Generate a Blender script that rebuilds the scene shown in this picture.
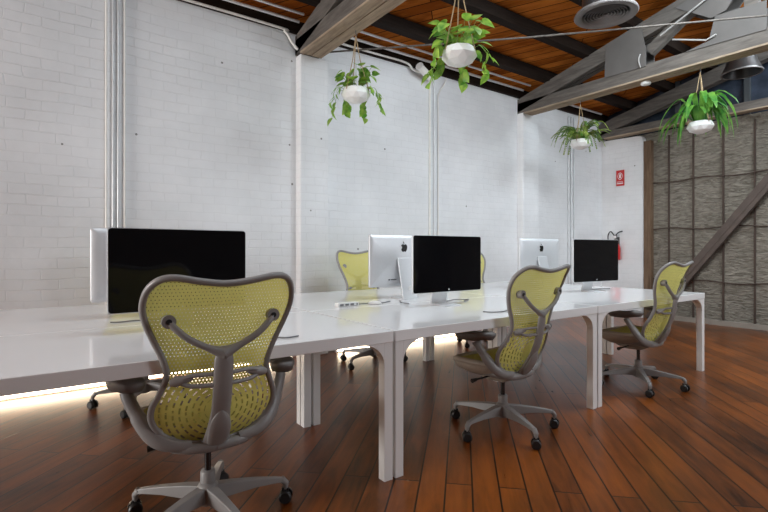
import bpy, math, random
from math import sin, cos, pi, radians, sqrt, atan2
from mathutils import Vector, Matrix
random.seed(7)
for o in list(bpy.data.objects): bpy.data.objects.remove(o)
S = bpy.context.scene
COL = S.collection

# ---------------------------------------------------------------- camera
cam = bpy.data.cameras.new('camera'); camo = bpy.data.objects.new('camera', cam); COL.objects.link(camo)
cam.sensor_width = 36; cam.lens = 22.37; cam.shift_y = -5.2/768; cam.clip_start = .02; cam.clip_end = 100
camo.location = (-1.4309, -1.902, 1.1386)
camo.rotation_euler = (pi/2, 0, radians(54.3) - pi/2)
S.camera = camo

# ---------------------------------------------------------------- view and light
S.view_settings.view_transform = 'Standard'; S.view_settings.look = 'None'
S.view_settings.gamma = 1; S.view_settings.use_curve_mapping = False
S.view_settings.exposure = 0.06
w = bpy.data.worlds.new('world'); S.world = w; w.use_nodes = True
w.node_tree.nodes['Background'].inputs[0].default_value = (.75, .86, 1, 1)
w.node_tree.nodes['Background'].inputs[1].default_value = .35

def area(name, loc, target, sx, sy, power, color):
    l = bpy.data.lights.new(name, 'AREA'); l.shape = 'RECTANGLE'; l.size = sx; l.size_y = sy
    l.energy = power; l.color = color
    o = bpy.data.objects.new(name, l); COL.objects.link(o); o.location = loc
    d = Vector(target) - Vector(loc); o.rotation_euler = d.to_track_quat('-Z', 'Y').to_euler()
    return o
COOL = (.82, .93, 1.0)
area('overhead_daylight', (1.0, .0, 4.05), (1.1, 1.1, .7), 5.2, 1.0, 84, COOL)
area('overhead_daylight', (3.1, -.6, 4.12), (5.8, 1.2, .7), 1.8, 1.2, 110, COOL)  # added overhead light to brighten the right end; roof is unbroken here
area('overhead_daylight', (5.6, -1.0, 4.20), (5.9, 2.4, 1.4), 1.8, 1.2, 110, COOL)
area('side_daylight', (-8.8, 1.3, 1.9), (1.0, 2.1, 1.7), 2.6, 2.6, 500, (1, .98, .955))
area('side_daylight', (3.8, -6.1, 2.0), (2.2, 0, .6), 3.2, 2.4, 190, (.90, .95, 1))  # added fill for front-facing surfaces; wall_front has no window
area('overhead_daylight', (1.2, -2.4, 4.45), (1.2, 0, .3), 3.2, .8, 30, COOL)

# ---------------------------------------------------------------- materials
def nt(name):
    m = bpy.data.materials.new(name); m.use_nodes = True
    return m, m.node_tree, m.node_tree.nodes, m.node_tree.links, m.node_tree.nodes['Principled BSDF']
def mat(name, col, rough=.5, metal=0, noise=0, nscale=20, bump=0, bscale=60, coat=0, spec=None, stretch=(1,1,1), emit=None, estr=0):
    m, t, N, L, b = nt(name)
    b.inputs['Base Color'].default_value = (*col, 1); b.inputs['Roughness'].default_value = rough
    b.inputs['Metallic'].default_value = metal
    if coat: b.inputs['Coat Weight'].default_value = coat; b.inputs['Coat Roughness'].default_value = .05
    if spec is not None: b.inputs['Specular IOR Level'].default_value = spec
    if emit: b.inputs['Emission Color'].default_value = (*emit, 1); b.inputs['Emission Strength'].default_value = estr
    tc = N.new('ShaderNodeTexCoord'); mp = N.new('ShaderNodeMapping'); mp.inputs['Scale'].default_value = stretch
    L.new(tc.outputs['Object'], mp.inputs[0])
    if noise:
        n = N.new('ShaderNodeTexNoise'); n.inputs['Scale'].default_value = nscale; n.inputs['Detail'].default_value = 5
        L.new(mp.outputs[0], n.inputs['Vector'])
        r = N.new('ShaderNodeMapRange'); r.inputs['From Min'].default_value = .25; r.inputs['From Max'].default_value = .75
        r.inputs['To Min'].default_value = 1 - noise; r.inputs['To Max'].default_value = 1 + noise
        L.new(n.outputs[0], r.inputs[0])
        v = N.new('ShaderNodeVectorMath'); v.operation = 'SCALE'; v.inputs[0].default_value = col
        L.new(r.outputs[0], v.inputs['Scale']); L.new(v.outputs[0], b.inputs['Base Color'])
    if bump:
        n = N.new('ShaderNodeTexNoise'); n.inputs['Scale'].default_value = bscale; n.inputs['Detail'].default_value = 4
        L.new(mp.outputs[0], n.inputs['Vector'])
        bp = N.new('ShaderNodeBump'); bp.inputs['Strength'].default_value = bump; bp.inputs['Distance'].default_value = .01
        L.new(n.outputs[0], bp.inputs['Height']); L.new(bp.outputs[0], b.inputs['Normal'])
    return m

def brick_paint(name, axis):
    m, t, N, L, b = nt(name)
    tc = N.new('ShaderNodeTexCoord'); sp = N.new('ShaderNodeSeparateXYZ'); L.new(tc.outputs['Object'], sp.inputs[0])
    cb = N.new('ShaderNodeCombineXYZ'); L.new(sp.outputs[axis], cb.inputs[0]); L.new(sp.outputs[2], cb.inputs[1])
    # wobble the courses a little
    n0 = N.new('ShaderNodeTexNoise'); n0.inputs['Scale'].default_value = 2.2; n0.inputs['Detail'].default_value = 3; L.new(tc.outputs['Object'], n0.inputs['Vector'])
    vm = N.new('ShaderNodeVectorMath'); vm.operation = 'MULTIPLY_ADD'; vm.inputs[1].default_value = (.10, .05, 0)
    L.new(n0.outputs['Color'], vm.inputs[0]); L.new(cb.outputs[0], vm.inputs[2])
    br = N.new('ShaderNodeTexBrick'); L.new(vm.outputs[0], br.inputs['Vector'])
    br.inputs['Scale'].default_value = 1; br.inputs['Brick Width'].default_value = .23; br.inputs['Row Height'].default_value = .085
    br.inputs['Mortar Size'].default_value = .005; br.inputs['Mortar Smooth'].default_value = .6
    br.inputs['Color1'].default_value = (.77, .772, .785, 1); br.inputs['Color2'].default_value = (.79, .79, .80, 1)
    br.inputs['Mortar'].default_value = (.74, .74, .75, 1)
    # large blotches
    n1 = N.new('ShaderNodeTexNoise'); n1.inputs['Scale'].default_value = 1.1; n1.inputs['Detail'].default_value = 6; n1.inputs['Roughness'].default_value = .6
    L.new(tc.outputs['Object'], n1.inputs['Vector'])
    r1 = N.new('ShaderNodeMapRange'); r1.inputs['From Min'].default_value = .3; r1.inputs['From Max'].default_value = .7
    r1.inputs['To Min'].default_value = .87; r1.inputs['To Max'].default_value = 1.05; L.new(n1.outputs[0], r1.inputs[0])
    sc = N.new('ShaderNodeVectorMath'); sc.operation = 'SCALE'; L.new(br.outputs['Color'], sc.inputs[0]); L.new(r1.outputs[0], sc.inputs['Scale'])
    # little dark pock marks
    vo = N.new('ShaderNodeTexVoronoi'); vo.inputs['Scale'].default_value = 3.4; L.new(tc.outputs['Object'], vo.inputs['Vector'])
    lt = N.new('ShaderNodeMath'); lt.operation = 'LESS_THAN'; lt.inputs[1].default_value = .04; L.new(vo.outputs['Distance'], lt.inputs[0])
    mx = N.new('ShaderNodeMix'); mx.data_type = 'RGBA'; L.new(lt.outputs[0], mx.inputs['Factor'])
    L.new(sc.outputs[0], mx.inputs[6]); mx.inputs[7].default_value = (.22, .21, .2, 1)
    L.new(mx.outputs[2], b.inputs['Base Color']); b.inputs['Roughness'].default_value = .62
    # bump : mortar + paint roughness
    n2 = N.new('ShaderNodeTexNoise'); n2.inputs['Scale'].default_value = 14; n2.inputs['Detail'].default_value = 6; L.new(tc.outputs['Object'], n2.inputs['Vector'])
    n3 = N.new('ShaderNodeTexNoise'); n3.inputs['Scale'].default_value = 2.6; n3.inputs['Detail'].default_value = 3; L.new(tc.outputs['Object'], n3.inputs['Vector'])
    r3 = N.new('ShaderNodeMapRange'); r3.inputs['From Min'].default_value = .4; r3.inputs['From Max'].default_value = .65; r3.inputs['To Min'].default_value = .1; r3.inputs['To Max'].default_value = 1.5; L.new(n3.outputs[0], r3.inputs[0])
    mm = N.new('ShaderNodeMath'); mm.operation = 'MULTIPLY'; L.new(br.outputs['Fac'], mm.inputs[0]); L.new(r3.outputs[0], mm.inputs[1])
    ad = N.new('ShaderNodeMath'); ad.operation = 'MULTIPLY_ADD'; ad.inputs[1].default_value = -1.0
    L.new(mm.outputs[0], ad.inputs[0]); L.new(n2.outputs[0], ad.inputs[2])
    bp = N.new('ShaderNodeBump'); bp.inputs['Strength'].default_value = .5; bp.inputs['Distance'].default_value = .006
    L.new(ad.outputs[0], bp.inputs['Height']); L.new(bp.outputs[0], b.inputs['Normal'])
    return m

def planks(name, ang, wid, length, c1, c2, gap, rough, spec, gapw=.005, grain=.35, coords='Object'):
    m, t, N, L, b = nt(name)
    tc = N.new('ShaderNodeTexCoord'); mp = N.new('ShaderNodeMapping'); mp.inputs['Rotation'].default_value = (0, 0, ang)
    L.new(tc.outputs[coords], mp.inputs[0])
    br = N.new('ShaderNodeTexBrick'); L.new(mp.outputs[0], br.inputs['Vector']); br.offset = .37; br.squash = 1
    br.inputs['Scale'].default_value = 1; br.inputs['Brick Width'].default_value = length; br.inputs['Row Height'].default_value = wid
    br.inputs['Mortar Size'].default_value = gapw; br.inputs['Mortar Smooth'].default_value = .3
    br.inputs['Color1'].default_value = (0, 0, 0, 1); br.inputs['Color2'].default_value = (1, 1, 1, 1); br.inputs['Mortar'].default_value = (.5, .5, .5, 1)
    mp2 = N.new('ShaderNodeMapping'); mp2.inputs['Scale'].default_value = (1.1, 8, 1); L.new(mp.outputs[0], mp2.inputs[0])
    vadd = N.new('ShaderNodeVectorMath'); vadd.operation = 'MULTIPLY_ADD'; vadd.inputs[1].default_value = (9, 7, 5)
    L.new(br.outputs['Color'], vadd.inputs[0]); L.new(mp2.outputs[0], vadd.inputs[2])
    gn = N.new('ShaderNodeTexNoise'); gn.inputs['Scale'].default_value = 2.2; gn.inputs['Detail'].default_value = 8; gn.inputs['Roughness'].default_value = .65
    gn.inputs['Distortion'].default_value = .6
    L.new(vadd.outputs[0], gn.inputs['Vector'])
    big = N.new('ShaderNodeTexNoise'); big.inputs['Scale'].default_value = .9; big.inputs['Detail'].default_value = 4; L.new(mp.outputs[0], big.inputs['Vector'])
    a = N.new('ShaderNodeMath'); a.operation = 'MULTIPLY_ADD'; a.inputs[1].default_value = grain * 1.4; L.new(gn.outputs[0], a.inputs[0])
    sepc = N.new('ShaderNodeSeparateColor'); L.new(br.outputs['Color'], sepc.inputs[0])
    a0 = N.new('ShaderNodeMath'); a0.operation = 'MULTIPLY_ADD'; a0.inputs[1].default_value = .36; a0.inputs[2].default_value = -1.08; L.new(sepc.outputs[0], a0.inputs[0])
    a1 = N.new('ShaderNodeMath'); a1.operation = 'MULTIPLY_ADD'; a1.inputs[1].default_value = 1.3; L.new(big.outputs[0], a1.inputs[0]); L.new(a0.outputs[0], a1.inputs[2])
    L.new(a1.outputs[0], a.inputs[2])
    mx = N.new('ShaderNodeMix'); mx.data_type = 'RGBA'; mx.clamp_factor = True
    L.new(a.outputs[0], mx.inputs['Factor']); mx.inputs[6].default_value = (*c1, 1); mx.inputs[7].default_value = (*c2, 1)
    mg = N.new('ShaderNodeMix'); mg.data_type = 'RGBA'; L.new(br.outputs['Fac'], mg.inputs['Factor'])
    L.new(mx.outputs[2], mg.inputs[6]); mg.inputs[7].default_value = (*gap, 1); L.new(mg.outputs[2], b.inputs['Base Color'])
    rr = N.new('ShaderNodeMapRange'); rr.inputs['To Min'].default_value = rough - .03; rr.inputs['To Max'].default_value = rough + .05
    L.new(gn.outputs[0], rr.inputs[0]); L.new(rr.outputs[0], b.inputs['Roughness'])
    b.inputs['Specular IOR Level'].default_value = spec
    h = N.new('ShaderNodeMath'); h.operation = 'MULTIPLY_ADD'; h.inputs[1].default_value = -2.5; L.new(br.outputs['Fac'], h.inputs[0]); L.new(big.outputs[0], h.inputs[2])
    bp = N.new('ShaderNodeBump'); bp.inputs['Strength'].default_value = .14; bp.inputs['Distance'].default_value = .0012
    L.new(h.outputs[0], bp.inputs['Height']); L.new(bp.outputs[0], b.inputs['Normal'])
    return m

def quilt(name):
    m, t, N, L, b = nt(name)
    tc = N.new('ShaderNodeTexCoord')
    mp = N.new('ShaderNodeMapping'); mp.inputs['Scale'].default_value = (1, 1.3, 5); L.new(tc.outputs['Object'], mp.inputs[0])
    n = N.new('ShaderNodeTexNoise'); n.inputs['Scale'].default_value = 4.5; n.inputs['Detail'].default_value = 7; n.inputs['Distortion'].default_value = 1.6
    L.new(mp.outputs[0], n.inputs['Vector'])
    n2 = N.new('ShaderNodeTexNoise'); n2.inputs['Scale'].default_value = 26; n2.inputs['Detail'].default_value = 5; L.new(tc.outputs['Object'], n2.inputs['Vector'])
    rp = N.new('ShaderNodeValToRGB'); L.new(n.outputs[0], rp.inputs[0])
    rp.color_ramp.elements[0].position = .3; rp.color_ramp.elements[0].color = (.125, .108, .085, 1)
    rp.color_ramp.elements[1].position = .72; rp.color_ramp.elements[1].color = (.33, .30, .25, 1)
    L.new(rp.outputs[0], b.inputs['Base Color']); b.inputs['Roughness'].default_value = .8
    a = N.new('ShaderNodeMath'); a.operation = 'MULTIPLY_ADD'; a.inputs[1].default_value = .3; L.new(n2.outputs[0], a.inputs[0]); L.new(n.outputs[0], a.inputs[2])
    bp = N.new('ShaderNodeBump'); bp.inputs['Strength'].default_value = .9; bp.inputs['Distance'].default_value = .05
    L.new(a.outputs[0], bp.inputs['Height']); L.new(bp.outputs[0], b.inputs['Normal'])
    return m

def membrane(name):
    """woven chair back: small round holes above, concentric dashes low down, round the spine"""
    m, t, N, L, b = nt(name)
    def M(op, a, bb=None, c=None):
        n = N.new('ShaderNodeMath'); n.operation = op
        for i, v in enumerate((a, bb, c)):
            if v is None: continue
            if isinstance(v, (int, float)): n.inputs[i].default_value = v
            else: L.new(v, n.inputs[i])
        return n.outputs[0]
    tc = N.new('ShaderNodeTexCoord'); sp = N.new('ShaderNodeSeparateXYZ'); L.new(tc.outputs['Object'], sp.inputs[0])
    x, z = sp.outputs[0], sp.outputs[2]
    zz = M('MULTIPLY', M('SUBTRACT', z, .545), 1.0)
    r = M('SQRT', M('ADD', M('MULTIPLY', x, x), M('MULTIPLY', zz, zz)))
    ring = M('DIVIDE', r, .0225); idx = M('FLOOR', ring)
    th = M('ARCTAN2', zz, x)
    dash = M('FRACT', M('ADD', M('MULTIPLY', M('MULTIPLY', th, idx), .72), M('MULTIPLY', idx, .5)))
    hole_low = M('MULTIPLY', M('LESS_THAN', M('FRACT', ring), .30), M('LESS_THAN', dash, .64))
    hole_low = M('MULTIPLY', hole_low, M('GREATER_THAN', r, .05))
    # small staggered holes
    row = M('DIVIDE', z, .0125); ri = M('FLOOR', row)
    cx = M('SUBTRACT', M('FRACT', M('ADD', M('DIVIDE', x, .0125), M('MULTIPLY', ri, .5))), .5)
    cz = M('SUBTRACT', M('FRACT', row), .5)
    d2 = M('ADD', M('MULTIPLY', cx, cx), M('MULTIPLY', M('MULTIPLY', cz, cz), .55))
    size = N.new('ShaderNodeMapRange'); L.new(z, size.inputs[0]); size.inputs['From Min'].default_value = .62; size.inputs['From Max'].default_value = .84
    size.inputs['To Min'].default_value = .075; size.inputs['To Max'].default_value = .012
    hole_up = M('LESS_THAN', d2, size.outputs[0])
    low = M('LESS_THAN', z, .655)
    hole = M('ADD', M('MULTIPLY', low, hole_low), M('MULTIPLY', M('SUBTRACT', 1, low), hole_up))
    n1 = N.new('ShaderNodeTexNoise'); n1.inputs['Scale'].default_value = 5; L.new(tc.outputs['Object'], n1.inputs['Vector'])
    b.inputs['Base Color'].default_value = (.70, .64, .19, 1); b.inputs['Roughness'].default_value = .5
    tl = N.new('ShaderNodeBsdfTranslucent'); tl.inputs[0].default_value = (.82, .78, .24, 1)
    ms = N.new('ShaderNodeMixShader'); ms.inputs[0].default_value = .42; L.new(b.outputs[0], ms.inputs[1]); L.new(tl.outputs[0], ms.inputs[2])
    tr = N.new('ShaderNodeBsdfTransparent')
    m2 = N.new('ShaderNodeMixShader'); L.new(hole, m2.inputs[0]); L.new(ms.outputs[0], m2.inputs[1]); L.new(tr.outputs[0], m2.inputs[2])
    L.new(m2.outputs[0], N['Material Output'].inputs[0])
    return m

def wood_beam(name, c1, c2, axis_scale, rough=.75):
    m, t, N, L, b = nt(name)
    tc = N.new('ShaderNodeTexCoord'); mp = N.new('ShaderNodeMapping'); mp.inputs['Scale'].default_value = axis_scale; L.new(tc.outputs['Object'], mp.inputs[0])
    n = N.new('ShaderNodeTexNoise'); n.inputs['Scale'].default_value = 3; n.inputs['Detail'].default_value = 8; n.inputs['Roughness'].default_value = .65; L.new(mp.outputs[0], n.inputs['Vector'])
    rp = N.new('ShaderNodeValToRGB'); L.new(n.outputs[0], rp.inputs[0])
    rp.color_ramp.elements[0].position = .3; rp.color_ramp.elements[0].color = (*c1, 1)
    rp.color_ramp.elements[1].position = .7; rp.color_ramp.elements[1].color = (*c2, 1)
    L.new(rp.outputs[0], b.inputs['Base Color']); b.inputs['Roughness'].default_value = rough; b.inputs['Specular IOR Level'].default_value = .12
    bp = N.new('ShaderNodeBump'); bp.inputs['Strength'].default_value = .3; bp.inputs['Distance'].default_value = .01
    L.new(n.outputs[0], bp.inputs['Height']); L.new(bp.outputs[0], b.inputs['Normal'])
    return m

M = {}
M['brick'] = brick_paint('painted_brick', 0); M['brick_y'] = brick_paint('painted_brick_end', 1)
M['floor'] = planks('floor_planks', -pi/4, .127, 2.6, (.020, .0055, .0013), (.265, .070, .009), (.006, .003, .002), .28, .40, .0045, 1.1)
M['roof'] = planks('roof_boards', pi/4, .14, 3.0, (.22, .056, .008), (.88, .30, .052), (.02, .01, .006), .9, .04, .006, .75)
M['quilt'] = quilt('insulation_quilt')
M['plainwall'] = mat('dull_brown_wall', (.10, .07, .055), .8, noise=.3, nscale=3)
M['beam'] = wood_beam('dark_beam_wood', (.009, .006, .0045), (.024, .015, .011), (1, 8, 8))
M['truss'] = wood_beam('grey_painted_timber', (.075, .066, .059), (.165, .146, .13), (8, 1, 8))
M['truss_low'] = wood_beam('lit_brown_timber', (.20, .15, .105), (.42, .33, .24), (8, 1, 8))  # brown timber; light on the chord undersides is put into this paler colour
M['gusset'] = mat('grey_plywood', (.115, .106, .10), .7, spec=.15, noise=.1, nscale=5)
M['table'] = mat('white_lacquer', (.88, .88, .885), .16, coat=.4, noise=.015, nscale=3)
M['tleg'] = mat('white_leg_lacquer', (.84, .835, .83), .35, noise=.02, nscale=5)
M['membrane'] = membrane('lime_membrane')
M['seatmesh'] = mat('lime_seat_mesh', (.42, .40, .08), .7, noise=.1, nscale=60, bump=.4, bscale=250)
M['frame'] = mat('warm_grey_plastic', (.255, .245, .24), .38, noise=.05, nscale=12)
M['frame_d'] = mat('charcoal_pad', (.13, .12, .115), .55, noise=.08, nscale=20)
M['under'] = mat('tan_grey_shell', (.36, .305, .25), .5, noise=.08, nscale=10)
M['chrome'] = mat('brushed_alu', (.62, .62, .62), .25, metal=1, noise=.03, nscale=30)
M['black'] = mat('black_plastic', (.012, .012, .013), .4, noise=.1, nscale=30)
M['gas'] = mat('dark_steel', (.05, .045, .045), .25, metal=.8, noise=.05, nscale=30)
M['alu'] = mat('anodised_aluminium', (.68, .69, .71), .42, metal=.4, noise=.02, nscale=60)
M['screen'] = mat('dark_screen_glass', (.004, .004, .005), .06, spec=.28, noise=.02, nscale=2)
M['logo'] = mat('black_logo', (.01, .01, .01), .25, noise=.02)
M['white'] = mat('white_plastic', (.8, .8, .79), .35, noise=.02, nscale=20)
M['cable'] = mat('grey_cable', (.16, .16, .17), .5, noise=.05, nscale=20)
M['conduit_c'] = mat('cream_painted_conduit', (.80, .78, .74), .45, noise=.06, nscale=9)
M['conduit_g'] = mat('grey_conduit', (.70, .71, .72), .35, metal=.3, noise=.06, nscale=9)
M['conduit_d'] = mat('dull_painted_conduit', (.36, .345, .33), .6, noise=.08, nscale=9)
M['steel'] = mat('galvanised_steel', (.14, .135, .135), .33, metal=.8, noise=.15, nscale=7)
M['duct_rim'] = mat('dull_grey_diffuser', (.19, .175, .17), .45, metal=.3, noise=.08, nscale=9)
M['brace'] = mat('brown_steel', (.085, .062, .052), .5, metal=.2, noise=.2, nscale=8)
M['post'] = wood_beam('brown_post_wood', (.09, .055, .035), (.22, .145, .095), (8, 8, 1))
M['batten'] = mat('rust_brown_batten', (.06, .038, .028), .7, noise=.25, nscale=10)
M['red'] = mat('red_enamel', (.55, .02, .02), .3, noise=.04, nscale=10)
M['signwhite'] = mat('sign_white', (.8, .75, .75), .5, noise=.02)
M['rope'] = mat('jute_rope', (.42, .30, .17), .85, noise=.2, nscale=120, bump=.5, bscale=300)
M['pot'] = mat('white_ceramic', (.80, .79, .78), .4, noise=.02, nscale=10)
M['soil'] = mat('dark_soil', (.03, .02, .015), .9, noise=.3, nscale=60, bump=.6, bscale=120)
def leaf(name, c1, c2, sc=9):
    m, t, N, L, b = nt(name)
    tc = N.new('ShaderNodeTexCoord'); n = N.new('ShaderNodeTexNoise'); n.inputs['Scale'].default_value = sc; L.new(tc.outputs['Object'], n.inputs['Vector'])
    rp = N.new('ShaderNodeValToRGB'); L.new(n.outputs[0], rp.inputs[0])
    rp.color_ramp.elements[0].position = .35; rp.color_ramp.elements[0].color = (*c1, 1)
    rp.color_ramp.elements[1].position = .68; rp.color_ramp.elements[1].color = (*c2, 1)
    L.new(rp.outputs[0], b.inputs['Base Color']); b.inputs['Roughness'].default_value = .42
    tl = N.new('ShaderNodeBsdfTranslucent'); L.new(rp.outputs[0], tl.inputs[0])
    ms = N.new('ShaderNodeMixShader'); ms.inputs[0].default_value = .4; L.new(b.outputs[0], ms.inputs[1]); L.new(tl.outputs[0], ms.inputs[2])
    L.new(ms.outputs[0], N['Material Output'].inputs[0]); return m
M['pothos'] = leaf('pothos_leaf', (.10, .30, .03), (.46, .66, .10), 14)
M['fern'] = leaf('fern_leaf', (.07, .20, .03), (.40, .48, .10))
M['longleaf'] = leaf('long_leaf', (.05, .22, .035), (.22, .46, .07))
M['stem'] = mat('green_stem', (.20, .30, .07), .6, noise=.1, nscale=30)
M['windowdark'] = mat('dark_gable_glazing', (.035, .045, .065), .22, noise=.5, nscale=5, bump=.5, bscale=7)
M['wframe'] = mat('dark_grey_frame', (.05, .055, .06), .5, noise=.1, nscale=10)
M['led'] = mat('warm_light_strip', (1, .9, .75), .5, noise=.01, emit=(1, .80, .56), estr=13)
M['day'] = mat('bright_daylight_glass', (.8, .9, 1), .3, noise=.01, emit=(.8, .9, 1), estr=3)
M['base'] = mat('pale_baseboard', (.30, .26, .22), .6, noise=.1, nscale=10)

# ---------------------------------------------------------------- mesh builder
class MB:
    def __init__(s): s.v = []; s.f = []; s.sm = []
    def add(s, vs, fs, smooth=False, mtx=None):
        o = len(s.v)
        s.v += [tuple(mtx @ Vector(p)) if mtx else tuple(p) for p in vs]
        s.f += [tuple(i + o for i in f) for f in fs]; s.sm += [smooth]*len(fs); return s
    def box(s, a, b, mtx=None):
        x0, y0, z0 = a; x1, y1, z1 = b
        vs = [(x0,y0,z0),(x1,y0,z0),(x1,y1,z0),(x0,y1,z0),(x0,y0,z1),(x1,y0,z1),(x1,y1,z1),(x0,y1,z1)]
        return s.add(vs, [(0,3,2,1),(4,5,6,7),(0,1,5,4),(1,2,6,5),(2,3,7,6),(3,0,4,7)], False, mtx)
    def prism(s, poly, d0, d1, plane='XZ', mtx=None, smooth=False):
        n = len(poly)
        def P(p, d): return {'XZ': (p[0], d, p[1]), 'YZ': (d, p[0], p[1]), 'XY': (p[0], p[1], d)}[plane]
        vs = [P(p, d0) for p in poly] + [P(p, d1) for p in poly]
        fs = [tuple(range(n)), tuple(range(2*n-1, n-1, -1))] + [(i, n+i, n+(i+1) % n, (i+1) % n) for i in range(n)]
        return s.add(vs, fs, smooth, mtx)
    def tube(s, path, r, n=10, closed=False, flat=None, caps=True, mtx=None):
        P = [Vector(p) for p in path]; k = len(P)
        R = r if isinstance(r, (list, tuple)) else [r]*k
        vs = []; prev = None
        for i, p in enumerate(P):
            if closed: t = (P[(i+1) % k] - P[i-1])
            else: t = P[min(i+1, k-1)] - P[max(i-1, 0)]
            t.normalize()
            if prev is None:
                up = Vector((0, 0, 1)) if abs(t.z) < .9 else Vector((1, 0, 0))
                a = t.cross(up).normalized()
            else: a = (prev - t * prev.dot(t)).normalized()
            prev = a; bb = t.cross(a)
            for j in range(n):
                an = 2*pi*j/n; fx, fy = (1, 1) if not flat else flat
                vs.append(p + a*cos(an)*R[i]*fx + bb*sin(an)*R[i]*fy)
        fs = []
        for i in range(k if closed else k-1):
            for j in range(n):
                i2 = (i+1) % k
                fs.append((i*n+j, i*n+(j+1) % n, i2*n+(j+1) % n, i2*n+j))
        s.add(vs, fs, True, mtx)
        if not closed and caps:
            s.add(vs[:n], [tuple(range(n-1, -1, -1))], False, mtx); s.add(vs[-n:], [tuple(range(n))], False, mtx)
        return s
    def cyl(s, a, b, r, n=20, r2=None, mtx=None): return s.tube([a, b], [r, r if r2 is None else r2], n, mtx=mtx)
    def lathe(s, prof, n=32, mtx=None, smooth=True):
        vs = []; k = len(prof)
        for (r, z) in prof:
            for j in range(n): a = 2*pi*j/n; vs.append((r*cos(a), r*sin(a), z))
        fs = [(i*n+j, i*n+(j+1) % n, (i+1)*n+(j+1) % n, (i+1)*n+j) for i in range(k-1) for j in range(n)]
        return s.add(vs, fs, smooth, mtx)
    def build(s, name, material, parent=None, bevel=0, loc=None, rot=None, smooth_angle=False):
        me = bpy.data.meshes.new(name); me.from_pydata(s.v, [], s.f); me.update()
        me.polygons.foreach_set('use_smooth', s.sm)
        me.materials.append(M[material])
        o = bpy.data.objects.new(name, me); COL.objects.link(o)
        if parent: o.parent = parent
        if bevel:
            md = o.modifiers.new('bevel', 'BEVEL'); md.width = bevel; md.segments = 2; md.limit_method = 'ANGLE'
        if loc: o.location = loc
        if rot: o.rotation_euler = rot
        return o
def empty(name, loc, rz=0):
    o = bpy.data.objects.new(name, None); COL.objects.link(o); o.location = loc; o.rotation_euler = (0, 0, rz); o.empty_display_size = .1; return o
def tag(o, label, cat, group=None):
    o['label'] = label; o['category'] = cat
    if group: o['group'] = group
    return o
def struct(o, label=None):
    o['kind'] = 'structure'
    if label: o['label'] = label
    return o
def kids(o): return [c for c in bpy.data.objects if c.parent == o]
def copy_tree(o, parent=None):
    ch = kids(o); c = o.copy(); COL.objects.link(c); c.parent = parent
    for k in ch: copy_tree(k, c)
    return c
def bez(pts, n=12):
    """Catmull-Rom through pts"""
    P = [Vector(p) for p in pts]; out = []
    for i in range(len(P)-1):
        p0 = P[max(i-1, 0)]; p1 = P[i]; p2 = P[i+1]; p3 = P[min(i+2, len(P)-1)]
        for k in range(n):
            t = k/n
            out.append(.5*((2*p1) + (p2-p0)*t + (2*p0-5*p1+4*p2-p3)*t*t + (3*p1-p0-3*p2+p3)*t**3))
    out.append(P[-1]); return out
def bez_closed(pts, n=6):
    P = [Vector(p) for p in pts]; out = []; k = len(P)
    for i in range(k):
        p0, p1, p2, p3 = P[i-1], P[i], P[(i+1) % k], P[(i+2) % k]
        for j in range(n):
            t = j/n
            out.append(.5*((2*p1) + (p2-p0)*t + (2*p0-5*p1+4*p2-p3)*t*t + (3*p1-p0-3*p2+p3)*t**3))
    return out

# ================================================================ setting
XL, XR, YF, YB = -9.0, 7.0, -6.2, 2.85
WT = 3.48                                   # top of the brick wall
def roofz(y): return 3.60 + .25*(YB - y) if y > -2.6 else 3.60 + .25*(YB + 2.6) - .25*(-2.6 - y)
struct(MB().box((XL, YF, -.12), (XR+.15, YB+.2, 0)).build('floor', 'floor'))
struct(MB().box((XL, YB, 0), (XR, YB+.2, WT)).build('wall_back', 'brick'))
# low stretch of painted brick turning the corner at the far end
sw = MB()
poly = [(2.12, 0), (YB, 0), (YB, 3.13), (2.20, 3.105), (2.155, 3.095), (2.13, 3.06), (2.12, 3.02)]
sw.prism(poly, 6.88, 6.995, 'YZ'); struct(sw.build('wall_end', 'brick_y'))
wr = struct(MB().box((XR, YF, 0), (XR+.15, YB+.2, 3.14)).build('wall_right', 'quilt'))
struct(MB().box((XL-.15, YF, 0), (XL, YB+.2, 5.2)).build('wall_left', 'plainwall'))
struct(MB().box((XL, YF-.15, 0), (XR+.15, YF, 4.9)).build('wall_front', 'plainwall'))
# roof deck
rd = MB()
for (ya, yb) in ((YB+.25, -2.6), (-2.6, YF-.15)):
    vs = []
    for y in (ya, yb):
        z = roofz(y)
        for x in (XL-.15, XR+.2): vs.append((x, y, z))
    n = len(rd.v)
    rd.add(vs + [(a, b, c+.06) for a, b, c in vs], [(0, 1, 3, 2), (4, 6, 7, 5), (0, 2, 6, 4), (1, 5, 7, 3), (0, 4, 5, 1), (2, 3, 7, 6)])
struct(rd.build('ceiling', 'roof'))
# glazed gable over the far wall
g = MB(); g.prism([(YF, 3.14), (YB+.2, 3.14), (YB+.2, roofz(YB+.2)), (-2.6, roofz(-2.6)), (YF, roofz(YF))], XR+.04, XR+.08, 'YZ')
gw = struct(g.build('window_1', 'windowdark'))
for y in (1.62, .68, -.3, -1.3):
    MB().box((XR-.02, y-.035, 3.14), (XR+.039, y+.035, roofz(y)-.01)).build('mullion', 'wframe', gw)
# pilasters
def pil(x0, x1, nm):
    struct(MB().box((x0, YB-.11, 0), (x1, YB+.01, 3.24)).build(nm, 'brick', bevel=.012))
pil(.81, 1.15, 'trim_1'); pil(4.50, 4.88, 'trim_2')
struct(MB().box((XL, YB-.04, WT), (XR, YB+.18, roofz(YB)+.02)).build('trim_3', 'beam'))
struct(MB().box((6.90, 2.0, 0), (6.999, 2.115, 3.0)).build('trim_4', 'post'))
struct(MB().box((6.965, YF, 0), (6.999, 1.99, .075)).build('baseboard_right', 'base'))
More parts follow.
